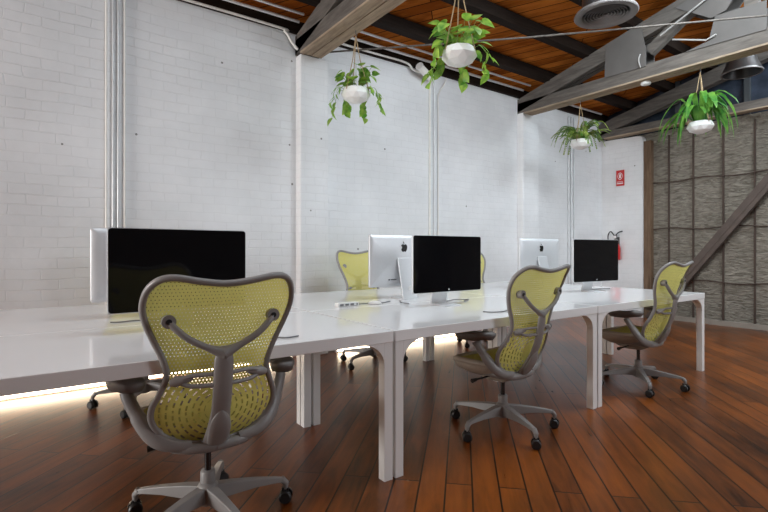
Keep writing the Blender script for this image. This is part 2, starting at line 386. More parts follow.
# battens over the insulation
for y in (1.751, 1.388, .977, .582, .18, -.25, -.7):
    MB().box((6.975, y-.011, .08), (7.001, y+.011, 3.05)).build('upright_batten', 'batten', wr)
for z in (.66, 1.50, 2.28):
    p = [(6.972, 1.99 - i*.19, z + .018*sin(i*1.3+z*4)) for i in range(22)]
    MB().tube(p, .011, 6).build('cross_batten', 'batten', wr)

# ================================================================ trusses and purlins
def roof_box(mb, x0, x1, y0, y1, dz0, dz1):
    """bar that follows the roof pitch; y0 > y1"""
    vs = []
    for y in (y0, y1):
        b_ = 3.453 + .25*(YB - y)
        for x in (x0, x1): vs += [(x, y, b_+dz0), (x, y, b_+dz1)]
    mb.add(vs, [(0, 1, 3, 2), (4, 6, 7, 5), (0, 4, 5, 1), (2, 3, 7, 6), (0, 2, 6, 4), (1, 5, 7, 3)])
def truss(x0, x1, zlow, label, gus=True, hgt=.175, t0=-.205, t1=-.002):
    r = empty('roof_truss', (0, 0, 0)); tag(r, label, 'truss', 'timber trusses under the roof')
    ya, yb = YB-.005, -2.6; mid = (x0+x1)/2
    for (a, b_) in ((x0, mid-.012), (mid+.012, x1)):
        MB().box((a, yb, zlow+.02), (b_, ya, zlow+hgt)).build('bottom_chord', 'truss', r)
        c = MB(); roof_box(c, a, b_, ya, yb, t0, t1); c.build('top_chord', 'truss', r)
    for (a, b_) in ((x0, mid-.006), (mid+.006, x1)): MB().box((a, yb, zlow), (b_, ya-.12, zlow+.02)).build('chord_underside', 'truss_low', r)
    if gus:
        e = .012
        def plate(poly, nm='gusset_plate'):
            q = MB(); q.prism(poly, x0-e, x0, 'YZ'); q.prism(poly, x1, x1+e, 'YZ'); q.build(nm, 'gusset', r)
        plate([(1.447, zlow+.16), (1.433, 3.80), (.99, 3.90), (.93, 3.58), (.93, zlow+.15)])
        plate([(.50, zlow+.17), (.26, zlow+.22), (.20, 3.68), (-.25, 3.66), (-.25, zlow+.15)])
        plate([(.60, 3.93), (-.2, 4.16), (-.02, 3.86), (.10, 3.70), (.24, 3.67)])
        # inclined web from the low gusset up to the top chord
        for (p, q_) in (((.93, 3.56), (.30, 4.02)), ((-.1, 3.45), (-.1, 4.1)), ((-.9, 3.45), (-.2, 4.1)), ((-.9, 3.4), (-1.6, 4.4)), ((-2.5, 3.4), (-2.5, 4.7))):
            d = Vector((0, q_[0]-p[0], q_[1]-p[1])); L_ = d.length
            an = atan2(d.z, d.y)
            mt = Matrix.Translation((mid, p[0], p[1])) @ Matrix.Rotation(an, 4, 'X')
            MB().box((-.045, 0, -.06), (.045, L_, .06), mt).build('web', 'truss', r)
    return r
truss(.80, 1.05, 3.235, 'grey timber roof truss nearest the camera, its end on the left pilaster', gus=False)
truss(4.50, 4.70, 3.215, 'grey timber roof truss with plywood gusset plates, crossing the upper right')
truss(6.72, 6.87, 3.13, 'dark grey roof truss up against the quilted end wall', gus=False, hgt=.13, t0=-.27, t1=-.06)
for i, y in enumerate((2.33, 1.72, 1.11, .50, -.11, -.72, -1.33, -1.94)):
    z = roofz(y)
    names = ['first above the white wall', 'second above the white wall', 'third above the white wall', 'fourth above the white wall',
             'fifth above the white wall', 'sixth above the white wall', 'seventh above the white wall', 'eighth above the white wall']
    b = MB(); b.box((XL, y-.055, z-.148), (XR, y+.055, z-.012))
    tag(b.build('roof_purlin', 'beam'), 'dark timber beam under the roof boards, ' + names[i], 'beam', 'purlins carrying the roof boards')

# ================================================================ services on wall and roof
def tubes(name, path, r, m, label, cat, group=None, n=8):
    o = MB().tube(path, r, n).build(name, m); tag(o, label, cat, group); return o
for x, m, ll in ((-.975, 'conduit_c', 'cream vertical conduit, leftmost of the four behind the left display'),
                 (-.925, 'conduit_g', 'grey vertical conduit, second from the left of the four behind the left display'),
                 (-.885, 'conduit_g', 'grey vertical conduit, third from the left of the four behind the left display'),
                 (-.835, 'conduit_c', 'cream vertical conduit, rightmost of the four behind the left display')):
    tubes('wall_conduit', [(x, 2.833, .02), (x, 2.833, 3.44)], (.010 if m == 'conduit_g' else .009), m, ll, 'conduit', 'conduits on the white brick wall')
tubes('wall_conduit', [(2.715, 2.835, .02), (2.715, 2.835, 3.3)], .012, 'conduit_c', 'left one of the three conduits dropping from the small spotlight', 'conduit', 'conduits on the white brick wall')
tubes('wall_conduit', [(2.79, 2.835, .02), (2.79, 2.835, 3.3), (2.76, 2.83, 3.40)], .013, 'conduit_g', 'middle one of the three conduits dropping from the small spotlight', 'conduit', 'conduits on the white brick wall')
tubes('wall_conduit', bez([(2.86, 2.835, .02), (2.86, 2.835, 2.9), (2.86, 2.835, 3.2), (2.95, 2.82, 3.36), (2.98, 2.8, 3.45)], 5), .010, 'conduit_c', 'right one of the three conduits dropping from the small spotlight, bent at top', 'conduit', 'conduits on the white brick wall')
for x, ll in ((5.82, 'left'), (5.90, 'middle'), (5.98, 'right')):
    tubes('wall_conduit', [(x, 2.835, .02), (x, 2.835, 3.42)], .011, 'conduit_g', ll + ' one of three conduits behind the farthest dark display', 'conduit', 'conduits on the white brick wall')
tubes('roof_pipe', bez([(-8.9, 2.815, 3.49), (-2, 2.815, 3.49), (.45, 2.815, 3.49), (.66, 2.81, 3.46), (.74, 2.80, 3.36), (.80, 2.78, 3.29)], 6), .014, 'conduit_c', 'pale pipe along the wall top, curling down to the left pilaster', 'pipe')
tubes('roof_pipe', [(-8.9, 2.73, 3.565), (.79, 2.73, 3.565)], .016, 'conduit_g', 'grey pipe under the roof edge left of the left pilaster, lower of two', 'pipe')
tubes('roof_pipe', [(-8.9, 2.62, 3.60), (.79, 2.62, 3.60)], .014, 'conduit_g', 'grey pipe under the roof edge left of the left pilaster, upper of two', 'pipe')
tubes('roof_pipe', bez([(1.06, 2.80, 3.50), (1.8, 2.80, 3.50), (2.28, 2.80, 3.50), (2.40, 2.80, 3.44), (2.50, 2.78, 3.42)], 5), .013, 'conduit_c', 'pale pipe along the wall top ending at the small spotlight', 'pipe')
tubes('roof_pipe', [(1.06, 2.73, 3.565), (4.49, 2.73, 3.565)], .017, 'conduit_g', 'grey pipe under the roof edge between the pilasters, lower of two', 'pipe')
tubes('roof_pipe', [(1.06, 2.60, 3.60), (4.49, 2.60, 3.60)], .014, 'conduit_g', 'grey pipe under the roof edge between the pilasters, upper of two', 'pipe')
tubes('roof_pipe', [(4.71, 2.73, 3.565), (6.65, 2.73, 3.565)], .017, 'conduit_g', 'grey pipe under the roof edge right of the right pilaster', 'pipe')
tubes('tie_rod', [(.98, 2.70, 3.27), (2.6, 1.18, 3.31), (4.25, -.34, 3.40), (6.0, -1.96, 3.5)], .010, 'truss', 'thin grey-brown rod running diagonally below the roof across both trusses', 'rod')
# small spotlight / camera on the wall top
t = empty('spotlight', (2.55, 2.74, 3.41)); tag(t, 'small cream cylindrical spotlight at the top of the white wall', 'light')
MB().cyl((-.12, -.04, .04), (.12, .02, -.04), .045, 20).build('housing', 'conduit_c', t)
MB().cyl((-.135, -.045, .045), (-.12, -.04, .04), .052, 20).build('lens_ring', 'white', t)
MB().tube([(.02, 0, -.01), (.10, .03, -.06), (.17, .085, .0)], .014, 8).build('bracket', 'conduit_c', t)
# bits on the second truss
tubes('truss_conduit', [(4.47, .62, 3.57), (4.47, .28, 3.44), (4.47, .18, 3.47)], .010, 'conduit_d', 'short bent white conduit on the second truss between two gusset plates', 'conduit')
tubes('truss_conduit', bez([(4.47, .98, 3.36), (4.46, 1.0, 3.45), (4.46, .98, 3.52)], 4), .007, 'conduit_d', 'tiny upright white conduit beside the left gusset plate', 'conduit')
tubes('truss_conduit', [(4.46, .75, 3.66), (4.46, .0, 4.02)], .010, 'conduit_d', 'thin grey conduit climbing the top chord of the second truss', 'conduit')
o = MB().lathe([(0, 0), (.05, .004), (.058, .02), (.05, .04), (0, .042)], 20).build('smoke_detector', 'white'); o.location = (4.60, .98, 3.172)
tag(o, 'small round white detector under the second truss', 'smoke detector')

# round supply-air diffuser and the open duct boot
def diffuser(loc, s, label, open_boot=False):
    r = empty('ceiling_duct', loc); tag(r, label, 'duct', 'round metal ducts hanging from the roof')
    top = roofz(loc[1]) - loc[2] + .02
    if not open_boot:
        MB().lathe([(.325*s, .0), (.335*s, .012), (.325*s, .03), (.24*s, .06), (.235*s, .035), (.255*s, .004), (.325*s, .0)], 48).build('rim', 'duct_rim', r)
        MB().lathe([(.245*s, .05), (.25*s, .17), (.235*s, .22), (.235*s, top)], 40).build('duct_pipe', 'steel', r)
        for k in range(7):
            rr = (.225 - k*.031)*s
            if rr > .02: MB().lathe([(rr, .0+.002*k), (rr-.012*s, .028), (rr-.015*s, .028), (rr-.004*s, .0+.002*k), (rr, .002*k)], 40).build('vane_ring', 'duct_rim', r)
        MB().lathe([(.001, .06), (.235*s, .06)], 32).build('back_plate', 'black', r)
    else:
        MB().lathe([(.30*s, 0), (.31*s, .01), (.30*s, .03), (.235*s, .14), (.20*s, .26), (.20*s, top)], 40).build('duct_pipe', 'steel', r)
        MB().lathe([(.295*s, .0), (.225*s, .13), (.19*s, .25), (.001, .25)], 40).build('lining', 'black', r)
        MB().lathe([(.29*s, 0), (.312*s, -.004), (.318*s, .012), (.30*s, .02)], 40).build('rim', 'duct_rim', r)
diffuser((3.12, .66, 3.47), .88, 'round grey air diffuser with concentric rings below the roof boards')
diffuser((5.96, .42, 3.44), .72, 'flared shiny metal duct mouth beside the rightmost hanging plant', True)

# brace and safety gear at the far end
d = MB(); p = Vector((6.82, 1.98, 0)); q = Vector((6.82, -.72, 3.55)); an = atan2(q.z-p.z, q.y-p.y); L_ = (q-p).length
mt = Matrix.Translation(p) @ Matrix.Rotation(an, 4, 'X')
d.box((-.03, 0, -.075), (-.02, L_, .075), mt); d.box((-.02, 0, .055), (.05, L_, .075), mt); d.box((-.02, 0, -.075), (.05, L_, -.055), mt)
d.box((-.028, 0, -.018), (-.04, L_, .018), mt)
tag(d.build('steel_brace', 'brace'), 'brown steel channel brace leaning diagonally across the quilted end wall', 'brace')
sg = MB().box((6.864, 2.505, 2.285), (6.879, 2.645, 2.56)).build('fire_sign', 'red'); sg.location.y = -.07
tag(sg, 'small red fire extinguisher sign with white symbol on the white end wall', 'sign')
s2 = MB()
cyc = [(2.575 + .045*cos(a), 2.455 + .062*sin(a)) for a in [2*pi*i/24 for i in range(24)]]
cin = [(2.575 + .037*cos(a), 2.455 + .052*sin(a)) for a in [2*pi*i/24 for i in range(24)]]
for i in range(24):
    j = (i+1) % 24; s2.add([(6.862, *cyc[i]), (6.862, *cyc[j]), (6.862, *cin[j]), (6.862, *cin[i])], [(0, 1, 2, 3)])
s2.build('sign_ring', 'signwhite', sg); s2 = MB()
s2.prism([(2.562, 2.42), (2.590, 2.42), (2.590, 2.475), (2.582, 2.487), (2.568, 2.487), (2.562, 2.475)], 6.8615, 6.8635, 'YZ')
s2.box((6.8615, 2.555, 2.488), (6.8635, 2.583, 2.494)); s2.box((6.8615, 2.555, 2.462), (6.8635, 2.559, 2.494))
s2.build('sign_symbol', 'signwhite', sg); s2 = MB()
s2.box((6.8615, 2.52, 2.318), (6.8635, 2.63, 2.336))
for k in range(9): s2.box((6.8615, 2.527+k*.0115, 2.348), (6.8635, 2.533+k*.0115, 2.362))
s2.build('sign_text', 'signwhite', sg)
ex = empty('fire_extinguisher', (6.80, 2.55, .98)); tag(ex, 'red fire extinguisher on the white end wall behind the farthest display', 'extinguisher')
MB().lathe([(0, 0), (.07, 0), (.078, .012), (.078, .20), (.065, .25), (.03, .30), (.022, .36), (0, .36)], 28).build('cylinder', 'red', ex)
MB().cyl((0, 0, .35), (0, 0, .44), .024, 16).build('valve', 'steel', ex)
MB().tube(bez([(.0, 0, .43), (0, -.05, .48), (0, -.12, .50)], 4), .011, 8).build('handle', 'black', ex)
MB().tube(bez([(0, .02, .42), (0, .09, .50), (0, .14, .42), (0, .12, .26), (0, .09, .10)], 6), .010, 8).build('hose', 'black', ex)
MB().lathe([(.0, 0), (.026, 0), (.026, .01), (0, .01)], 16, Matrix.Translation((-.025, 0, .40)) @ Matrix.Rotation(-pi/2, 4, 'Y')).build('gauge', 'signwhite', ex)
MB().box((-.082, -.035, .07), (-.079, .02, .15)).build('inspection_label', 'signwhite', ex)
MB().box((.05, -.03, .05), (.078, .03, .40)).build('wall_bracket', 'steel', ex)

# warm light strips lying on the floor at the foot of the brick wall
for (x0, x1, ll) in ((-4.2, .72, 'left of the left pilaster'), (1.25, 3.3, 'right of the left pilaster')):
    r = empty('floor_light', ((x0+x1)/2, 2.74, 0)); tag(r, 'warm linear light on the floor against the white wall, ' + ll, 'light', 'linear lights along the wall foot')
    h = (x1-x0)/2
    MB().box((-h, .0, 0), (h, .04, .09)).build('housing', 'white', r)
    MB().box((-h+.02, -.008, .012), (h-.02, -.0005, .072)).build('diffuser', 'led', r)

# ================================================================ tables
TH = .74; TT = .056; LW = .05
def fillet(R, n=8):                          # corner web between leg and top, in (u,z), u from the leg face outwards
    pts = [(0, TH-TT), (0, TH-TT-R*.85)]
    for i in range(1, n): a = pi/2*i/n; pts.append((R - R*cos(a), TH-TT-R*.85 + R*.85*sin(a)))
    pts.append((R, TH-TT)); return pts
def leg_mb(x, y, sx, sy):
    """leg whose outer corner is at x,y and that grows in direction sx, sy"""
    m = MB(); xa, xb = sorted((x, x+sx*LW)); ya, yb = sorted((y, y+sy*LW))
    m.box((xa, ya, 0), (xb, yb, TH-TT-.0005))
    F = fillet(.13)
    px = [(x+sx*(LW+u), z) for u, z in F]; py = [(y+sy*(LW+u), z) for u, z in F]
    m.prism(px, ya, yb, 'XZ'); m.prism(py, xa, xb, 'YZ')
    return m
def table(x0, x1, y0, y1, yl0, yl1, label):
    r = empty('white_table', (x0, y0, 0)); tag(r, label, 'table', 'white tables of the long desk row')
    X, Y = x1-x0, y1-y0
    MB().box((0, 0, TH-TT), (X, Y, TH)).build('tabletop', 'table', r, bevel=.003)
    for (x, sx) in ((.003, 1), (X-.003, -1)):
        for (y, sy) in ((yl0-y0, 1), (yl1-y0, -1)):
            leg_mb(x, y, sx, sy).build('leg', 'tleg', r, bevel=.003)
L = 1.8445; g_ = .006; D1 = .94; Y2 = 2.2
table(-L+g_, -g_, 0, D1, .003, D1-.003, 'white front table in the foreground, left of the near leg pair')
table(g_, L-g_, 0, D1, .003, D1-.003, 'white front table between the two leg joints, in the middle of the row')
table(L+g_, 2*L, 0, D1, .003, D1-.003, 'white front table at the far right end of the row')
table(-L+g_, -g_, D1+.004, Y2, D1+.007, 1.885, 'white wall-side table at the left end, behind the nearest display')
table(g_, L-g_, D1+.004, Y2, D1+.007, 1.885, 'white wall-side table in the middle of the row, carrying the silver display back')
table(L+g_, 2*L, D1+.004, Y2, D1+.007, 1.885, 'white wall-side table at the far end of the row')

# ================================================================ displays
def apple(mb, y, s):
    """bitten fruit emblem drawn in x,z"""
    pts = bez_closed([(0, 0, .30), (.16, 0, .36), (.33, 0, .30), (.40, 0, .20), (.30, 0, .08), (.28, 0, -.05), (.36, 0, -.18), (.42, 0, -.20), (.30, 0, -.42), (.17, 0, -.5), (0, 0, -.45),
                      (-.17, 0, -.5), (-.32, 0, -.36), (-.43, 0, -.08), (-.40, 0, .2), (-.24, 0, .35), (-.1, 0, .34)], 4)
    mb.prism([(p.x*s, p.z*s) for p in pts][::-1], y, y+.0015, 'XZ')
    mb.prism([(x*s, z*s) for x, z in ((-.02, .40), (.02, .55), (.16, .68), (.14, .52), (.06, .42))], y, y+.0015, 'XZ')
def display():
    r = empty('desktop_display', (0, 0, 0))
    W, H, z0 = .331, .411, .098
    def rr(w, z0, z1, rad=.014):
        P = []
        for (cx, cz, a0) in ((w-rad, z1-rad, 0), (-w+rad, z1-rad, 90), (-w+rad, z0+rad, 180), (w-rad, z0+rad, 270)):
            for k in range(5): a = radians(a0+k*22.5); P.append((cx+rad*cos(a), cz+rad*sin(a)))
        return P
    b = MB(); rings = [(-.030, 0), (-.016, 0), (-.012, .003), (-.002, .035), (.004, .11), (.006, .17)]
    base = rr(W, z0, z0+H); n = len(base); vs = []
    for (y, ins) in rings:
        for (x, z) in base:
            cx, cz = 0, z0+H/2
            vs.append((x*(1-ins/W), y, cz+(z-cz)*(1-ins/(H/2))))
    fs = [tuple(range(n))]
    for i in range(len(rings)-1):
        for j in range(n): fs.append((i*n+j, (i+1)*n+j, (i+1)*n+(j+1) % n, i*n+(j+1) % n))
    fs.append(tuple(range((len(rings)-1)*n, len(rings)*n))[::-1])
    b.add(vs, fs, False); b.sm = [False]+[True]*(len(fs)-2)+[False]; body = b.build('housing', 'alu', r)
    gl = MB(); gl.prism(rr(W-.004, z0+.004, z0+H-.004), -.0325, -.0301, 'XZ'); gp = gl.build('screen', 'screen', r)
    a = MB(); apple(a, -.0336, .013); lo = a.build('front_emblem', 'alu', gp); lo.location = (0, 0, z0+.020)
    a = MB(); apple(a, .0062, .072); lo = a.build('rear_emblem', 'logo', body); lo.location = (0, 0, z0+H*.76)
    a = MB()
    for k in range(5): a.box((.08+k*.011, .0, z0+.052), (.087+k*.011, .0062, z0+.060))
    a.box((.143, .0, z0+.050), (.155, .0062, z0+.062)); a.build('rear_marking', 'cable', body)
    # stand: sloped neck plate and foot
    st = MB(); prof = [(.004, .325), (.020, .325), (.075, .10), (.094, .012), (.094, 0), (-.085, 0), (-.085, .006), (.078, .010), (.066, .09)]
    st.prism(prof, -.075, .075, 'YZ'); st.build('stand', 'alu', r, bevel=.002)
    MB().prism([(.018*cos(a_), .018*sin(a_)) for a_ in [2*pi*i/20 for i in range(20)]], 0, .004, 'XZ', Matrix.Translation((0, .0845, .09)) @ Matrix.Rotation(radians(-12), 4, 'X')).build('cable_hole', 'white', r)
    return r
disp0 = display(); first = True
G1, G2 = 'displays facing the camera side', 'displays seen from behind'
def cable(p, r, label):
    tag(MB().tube(bez(p, 6), r, 6).build('cable', 'cable'), label, 'cable')
for (x, y, rz, g1, ll) in ((-.848, .70, 0, G1, 'black-screened display behind the nearest lime chair'),
                       (.985, .68, -.02, G1, 'black-screened display in the middle of the table row'),
                       (2.96, .69, -.115, G1, 'farthest black-screened display, toward the red extinguisher'),
                       (-.865, 1.27, pi, G2, 'silver display back mostly hidden behind the nearest black screen'),
                       (1.045, 1.26, pi, G2, 'silver display back with black fruit emblem in the middle of the row'),
                       (2.92, 1.27, pi, G2, 'silver display back with black fruit emblem near the right pilaster')):
    d = disp0 if first else copy_tree(disp0); first = False
    if g1 is G2: d.scale = (1.02, 1, 1.04)
    d.location = (x, y, TH+.0005); d.rotation_euler = (0, 0, rz); tag(d, ll, 'display', g1)

# power boxes, cables, mice
def pbox(x, y, rz, ll):
    r = empty('power_strip', (x, y, TH), rz); tag(r, ll, 'power strip')
    MB().box((-.09, -.025, .0005), (.09, .025, .026)).build('case', 'white', r, bevel=.004)
    for k in range(3): MB().box((-.075+k*.045, -.0265, .006), (-.045+k*.045, -.0252, .020)).build('socket', 'cable', r)
    MB().box((.068, -.0265, .006), (.078, -.0252, .020)).build('switch', 'cable', r)
pbox(.36, 1.05, .06, 'low white power strip on the white table left of the silver display back')
z = TH+.004
cable([(-1.12, 1.12, z), (-1.07, 1.10, z), (-1.0, 1.12, z), (-.92, 1.10, z), (-.84, 1.13, z)], .0035, 'thin grey cable on the table between the two nearest displays')
cable([(-.55, .21, z), (-.56, .16, z), (-.52, .12, z), (-.46, .13, z)], .0035, 'thin grey cable curling on the table right of the nearest chair')
cable([(.90, .24, z), (.93, .19, z), (1.02, .17, z), (1.16, .24, z)], .0035, 'thin dark cable lying on the table left of the middle chair')
cable([(1.10, .84, z), (1.18, .86, z), (1.26, .86, z+.006), (1.34, .80, z+.006), (1.27, .78, z), (1.40, .86, z)], .004, 'grey coiled cable behind the foot of the middle black display')
cable([(.80, .88, z), (.78, .95, z+.004), (.83, 1.02, z+.004), (.88, 1.10, z)], .004, 'light cable looping behind the middle displays')
cable([(.43, 1.06, z), (.55, 1.10, z), (.68, 1.06, z), (.80, 1.12, z)], .0035, 'thin cable from the power strip to the silver display')
cable([(3.1, .80, z), (3.28, .84, z), (3.42, .78, z)], .004, 'thin grey cable beside the foot of the farthest display')
def mouse(x, y, rz, ll):
    m = MB(); prof = []
    for i in range(9):
        u = i/8; prof.append(u)
    vs = []; n = 16
    for k in range(6):
        h = k/5; rr_ = cos(h*pi/2*.92)
        for j in range(n): a = 2*pi*j/n; vs.append((.03*rr_*cos(a), .055*rr_*sin(a), .003+.022*sin(h*pi/2)))
    fs = [(i*n+j, i*n+(j+1) % n, (i+1)*n+(j+1) % n, (i+1)*n+j) for i in range(5) for j in range(n)] + [tuple(range(5*n, 6*n))]
    o = m.add(vs, fs, True).build('computer_mouse', 'white'); o.location = (x, y, TH); o.rotation_euler = (0, 0, rz); tag(o, ll, 'mouse')
mouse(.60, 1.04, .5, 'small white mouse on the table beside the white power strip')

# ================================================================ task chairs
def yback(x, zz):
    pts = [(.38, -.125), (.44, -.15), (.52, -.185), (.62, -.222), (.72, -.238), (.82, -.255), (.92, -.285), (1.0, -.32), (1.08, -.375)]
    for (a, b_) in zip(pts[:-1], pts[1:]):
        if zz <= b_[0]: t = max(0, (zz-a[0])/(b_[0]-a[0])); y = a[1]+(b_[1]-a[1])*t; break
    else: y = pts[-1][1]
    k = .95 - .33*min(1, max(0, (zz-.66)/.26))
    return y + k*x*x
def chair_proto(lift):
    """faces +Y, stands on the origin; lift raises everything above the gas spring"""
    r = empty('task_chair', (0, 0, 0)); U = Matrix.Translation((0, 0, lift))
    def B(m, name, mt, parent=r, **k):
        o = m.build(name, mt, parent, **k)
        if parent is r: o.location = (0, 0, lift)
        return o
    # --- back outline (half, x >= 0), then mirrored
    half = [(0, 1.035), (.10, 1.045), (.19, 1.060), (.245, 1.052), (.283, 1.015), (.296, .955), (.280, .89), (.248, .82), (.215, .75), (.204, .69), (.226, .63),
            (.252, .57), (.250, .515), (.214, .46), (.150, .42), (.07, .402), (0, .398)]
    half = [(x*.91, zz) for x, zz in half]; full = half + [(-x, zz) for x, zz in half[-2:0:-1]]
    out = bez_closed([(x, 0, zz) for x, zz in full], 4)
    rim = [(p.x, yback(p.x, p.z), p.z) for p in out]
    B(MB().tube(rim, .0125, 8, closed=True), 'back_frame', 'frame')
    mem = MB(); n = len(out); R = 14; vs = [(0, yback(0, .74), .74)]
    for k in range(1, R+1):
        f_ = k/R
        for p in out:
            x, zz = p.x*f_, .74+(p.z-.74)*f_; vs.append((x, yback(x, zz), zz))
    fs = [(0, 1+j, 1+(j+1) % n) for j in range(n)]
    for k in range(R-1):
        for j in range(n): fs.append((1+k*n+j, 1+(k+1)*n+j, 1+(k+1)*n+(j+1) % n, 1+k*n+(j+1) % n))
    mem.add(vs, fs, True); B(mem, 'back_membrane', 'membrane')
    # --- spine
    sp = MB(); yb = lambda x, zz, o_: yback(x, zz) - o_
    path = [(0, yb(0, zz, o_), zz) for zz, o_ in ((.385, .010), (.43, .022), (.50, .034), (.60, .040), (.70, .042), (.77, .040), (.80, .034))]
    sp.tube(bez(path, 4), [.058 - .022*min(1, i/10) - (.002*(i-18)**1.3 if i > 18 else 0) for i in range(25)], 12, flat=(1.0, .38))
    spine = B(sp, 'spine', 'frame')
    cap = MB().tube(bez([(0, yb(0, .40, .03), .40), (0, yb(0, .47, .050), .47), (0, yb(0, .55, .052), .55)], 4), [.034, .040, .042, .043, .043, .040, .035, .022, .006], 12, flat=(1, .35)); cap.build('spine_cover', 'frame', spine)
    for s_ in (1, -1):
        a = MB().tube(bez([(0, yb(0, .775, .036), .775), (s_*.045, yb(.045, .79, .038), .793), (s_*.12, yb(.12, .84, .040), .835), (s_*.165, yb(.165, .88, .032), .875), (s_*.188, yb(.188, .905, .020), .903)], 5), [.026-.0022*min(6, i_) for i_ in range(21)], 10)
        a.build('upper_arm', 'frame', spine)
        p = Vector((s_*.188, yb(.188, .905, 0), .903))
        k = MB().cyl(p + Vector((0, -.030, 0)), p + Vector((0, .004, 0)), .024, 20); kn = k.build('pivot', 'frame', spine)
        MB().cyl(p + Vector((0, -.034, 0)), p + Vector((0, -.0302, 0)), .010, 12).build('bolt', 'black', kn)
    # --- lumbar bar: two rails between side shoes and the spine
    lb = MB()
    for s_ in (1, -1):
        for dz, zz in ((.020, .682), (-.014, .665)):
            lb.tube(bez([(s_*.155, yb(.155, zz, .020), .676), (s_*.11, yb(.12, zz, .028), zz+dz*.6), (s_*.04, yb(.04, zz, .036), zz+dz*.7), (0, yb(0, zz, .036), zz+dz*.7)], 4), .0085, 8)
        p = Vector((s_*.155, yb(.155, .676, .016), .676))
        lb.tube([p + Vector((s_*.022, .006, -.006)), p, p + Vector((-s_*.055, -.012, .010))], [.012, .021, .010], 12)
    B(lb, 'lumbar_bar', 'frame')
    # --- lower yoke: sweeps from the foot of the spine forward under the seat
    for s_ in (1, -1):
        yk = MB().tube(bez([(0, -.155, .385), (s_*.10, -.145, .390), (s_*.165, -.10, .400), (s_*.175, -.02, .405), (s_*.165, .05, .400)], 5), .021, 10, flat=(.8, 1))
        B(yk, 'side_yoke', 'frame')
        st = MB().tube(bez([(s_*.09, -.148, .402), (s_*.165, -.135, .414), (s_*.225, -.115, .452), (s_*.268, -.08, .52), (s_*.297, -.05, .585), (s_*.306, -.035, .615)], 5), [.017+.0012*i_ for i_ in range(8)]+[.026]*8+[.022]*10, 12, flat=(.75, 1.15))
        st = B(st, 'armrest_post', 'frame')
        # pad
        pd = MB(); poly = []
        for i in range(24):
            a_ = 2*pi*i/24; rx, ry = .052, .13
            cx_ = abs(cos(a_))**.7*(1 if cos(a_) > 0 else -1); sy_ = abs(sin(a_))**.7*(1 if sin(a_) > 0 else -1)
            px_, py_ = rx*cx_, ry*sy_; ta = radians(14)*s_; poly.append((px_*cos(ta)+py_*sin(ta), -px_*sin(ta)+py_*cos(ta)))
        vs = []; rg = [(.60, .618), (.86, .622), (.985, .642), (1, .652), (.97, .661), (.86, .666), (.5, .667)]
        for (k_, zz) in rg: vs += [(s_*.310+x*k_, -.035+y*k_, zz-.012+.010*(y < -.05)) for x, y in poly]
        nn = 24; fs = [(i*nn+j, i*nn+(j+1) % nn, (i+1)*nn+(j+1) % nn, (i+1)*nn+j) for i in range(len(rg)-1) for j in range(nn)]
        fs += [tuple(range(nn))[::-1], tuple(range((len(rg)-1)*nn, len(rg)*nn))]
        pd.add(vs, fs, True)
        o = pd.build('armrest_pad', 'frame_d', r)
        if lift > 0: st.location = (0, 0, 0); o.location = (0, 0, -.02)
    # --- seat
    outl = []
    for i in range(40):
        a_ = 2*pi*i/40; e = .55
        cx_ = abs(cos(a_))**e*(1 if cos(a_) > 0 else -1); sy_ = abs(sin(a_))**e*(1 if sin(a_) > 0 else -1)
        outl.append((.245*cx_*(1 if sy_ > 0 else .93), .070+.180*sy_))
    def zs(x, y): return .462 + .28*x*x - .018*max(0, (y-.16)/.09)**2 - .006*(y < -.1)
    se = MB(); vs = [(0, .070, zs(0, .070))]
    for k in range(1, 9):
        for (x, y) in outl:
            X_, Y_ = x*k/8, .070+(y-.070)*k/8; vs.append((X_, Y_, zs(X_, Y_)))
    nn = 40; fs = [(0, 1+j, 1+(j+1) % nn) for j in range(nn)]
    for k in range(7):
        for j in range(nn): fs.append((1+k*nn+j, 1+(k+1)*nn+j, 1+(k+1)*nn+(j+1) % nn, 1+k*nn+(j+1) % nn))
    o0 = len(vs); vs += [(x*.97, .070+(y-.070)*.97, zs(x, y)-.03) for x, y in outl]
    for j in range(nn): fs.append((1+7*nn+j, o0+j, o0+(j+1) % nn, 1+7*nn+(j+1) % nn))
    fs.append(tuple(o0+j for j in range(nn))[::-1])
    se.add(vs, fs, True); B(se, 'seat', 'seatmesh')
    B(MB().tube([(x*1.01, .070+(y-.070)*1.01, zs(x, y)-.012) for x, y in outl], .019, 8, closed=True), 'seat_rim', 'under')
    sh = MB(); vs = []; rg = [(1.035, .012), (1.03, -.02), (.97, -.045), (.70, -.080), (.40, -.092)]
    for (k_, dz) in rg: vs += [(x*k_, .070+(y-.070)*k_, .455+dz) for x, y in outl]
    fs = [(i*nn+j, (i+1)*nn+j, (i+1)*nn+(j+1) % nn, i*nn+(j+1) % nn) for i in range(4) for j in range(nn)] + [tuple(range(4*nn, 5*nn))[::-1]]
    sh.add(vs, fs, True); B(sh, 'seat_shell', 'under')
    mc = MB(); mc.prism([(-.13, .395), (-.12, .365), (-.05, .330), (.07, .325), (.15, .345), (.17, .37)], -.075, .075, 'YZ'); B(mc, 'tilt_mechanism', 'under', bevel=.008)
    for s_, y0 in ((-1, .05), (1, .02)):
        lv = MB().tube([(s_*.07, y0, .352), (s_*.15, y0, .350), (s_*.19, y0+.01, .347)], .006, 8)
        lo = B(lv, 'lever', 'black'); MB().tube([(s_*.185, y0+.01, .347), (s_*.225, y0+.012, .343)], [.010, .014], 10).build('paddle', 'black', lo)
    # --- column and base
    B(MB().cyl((0, 0, .20-lift), (0, 0, .335), .0135, 16), 'gas_spring', 'gas')
    MB().lathe([(.0, .075), (.030, .075), (.030, .21), (.026, .218), (.0, .218)], 24).build('column', 'frame', r)
    MB().lathe([(0, .082), (.040, .082), (.048, .10), (.044, .15), (.032, .168), (0, .168)], 28).build('hub', 'frame', r)
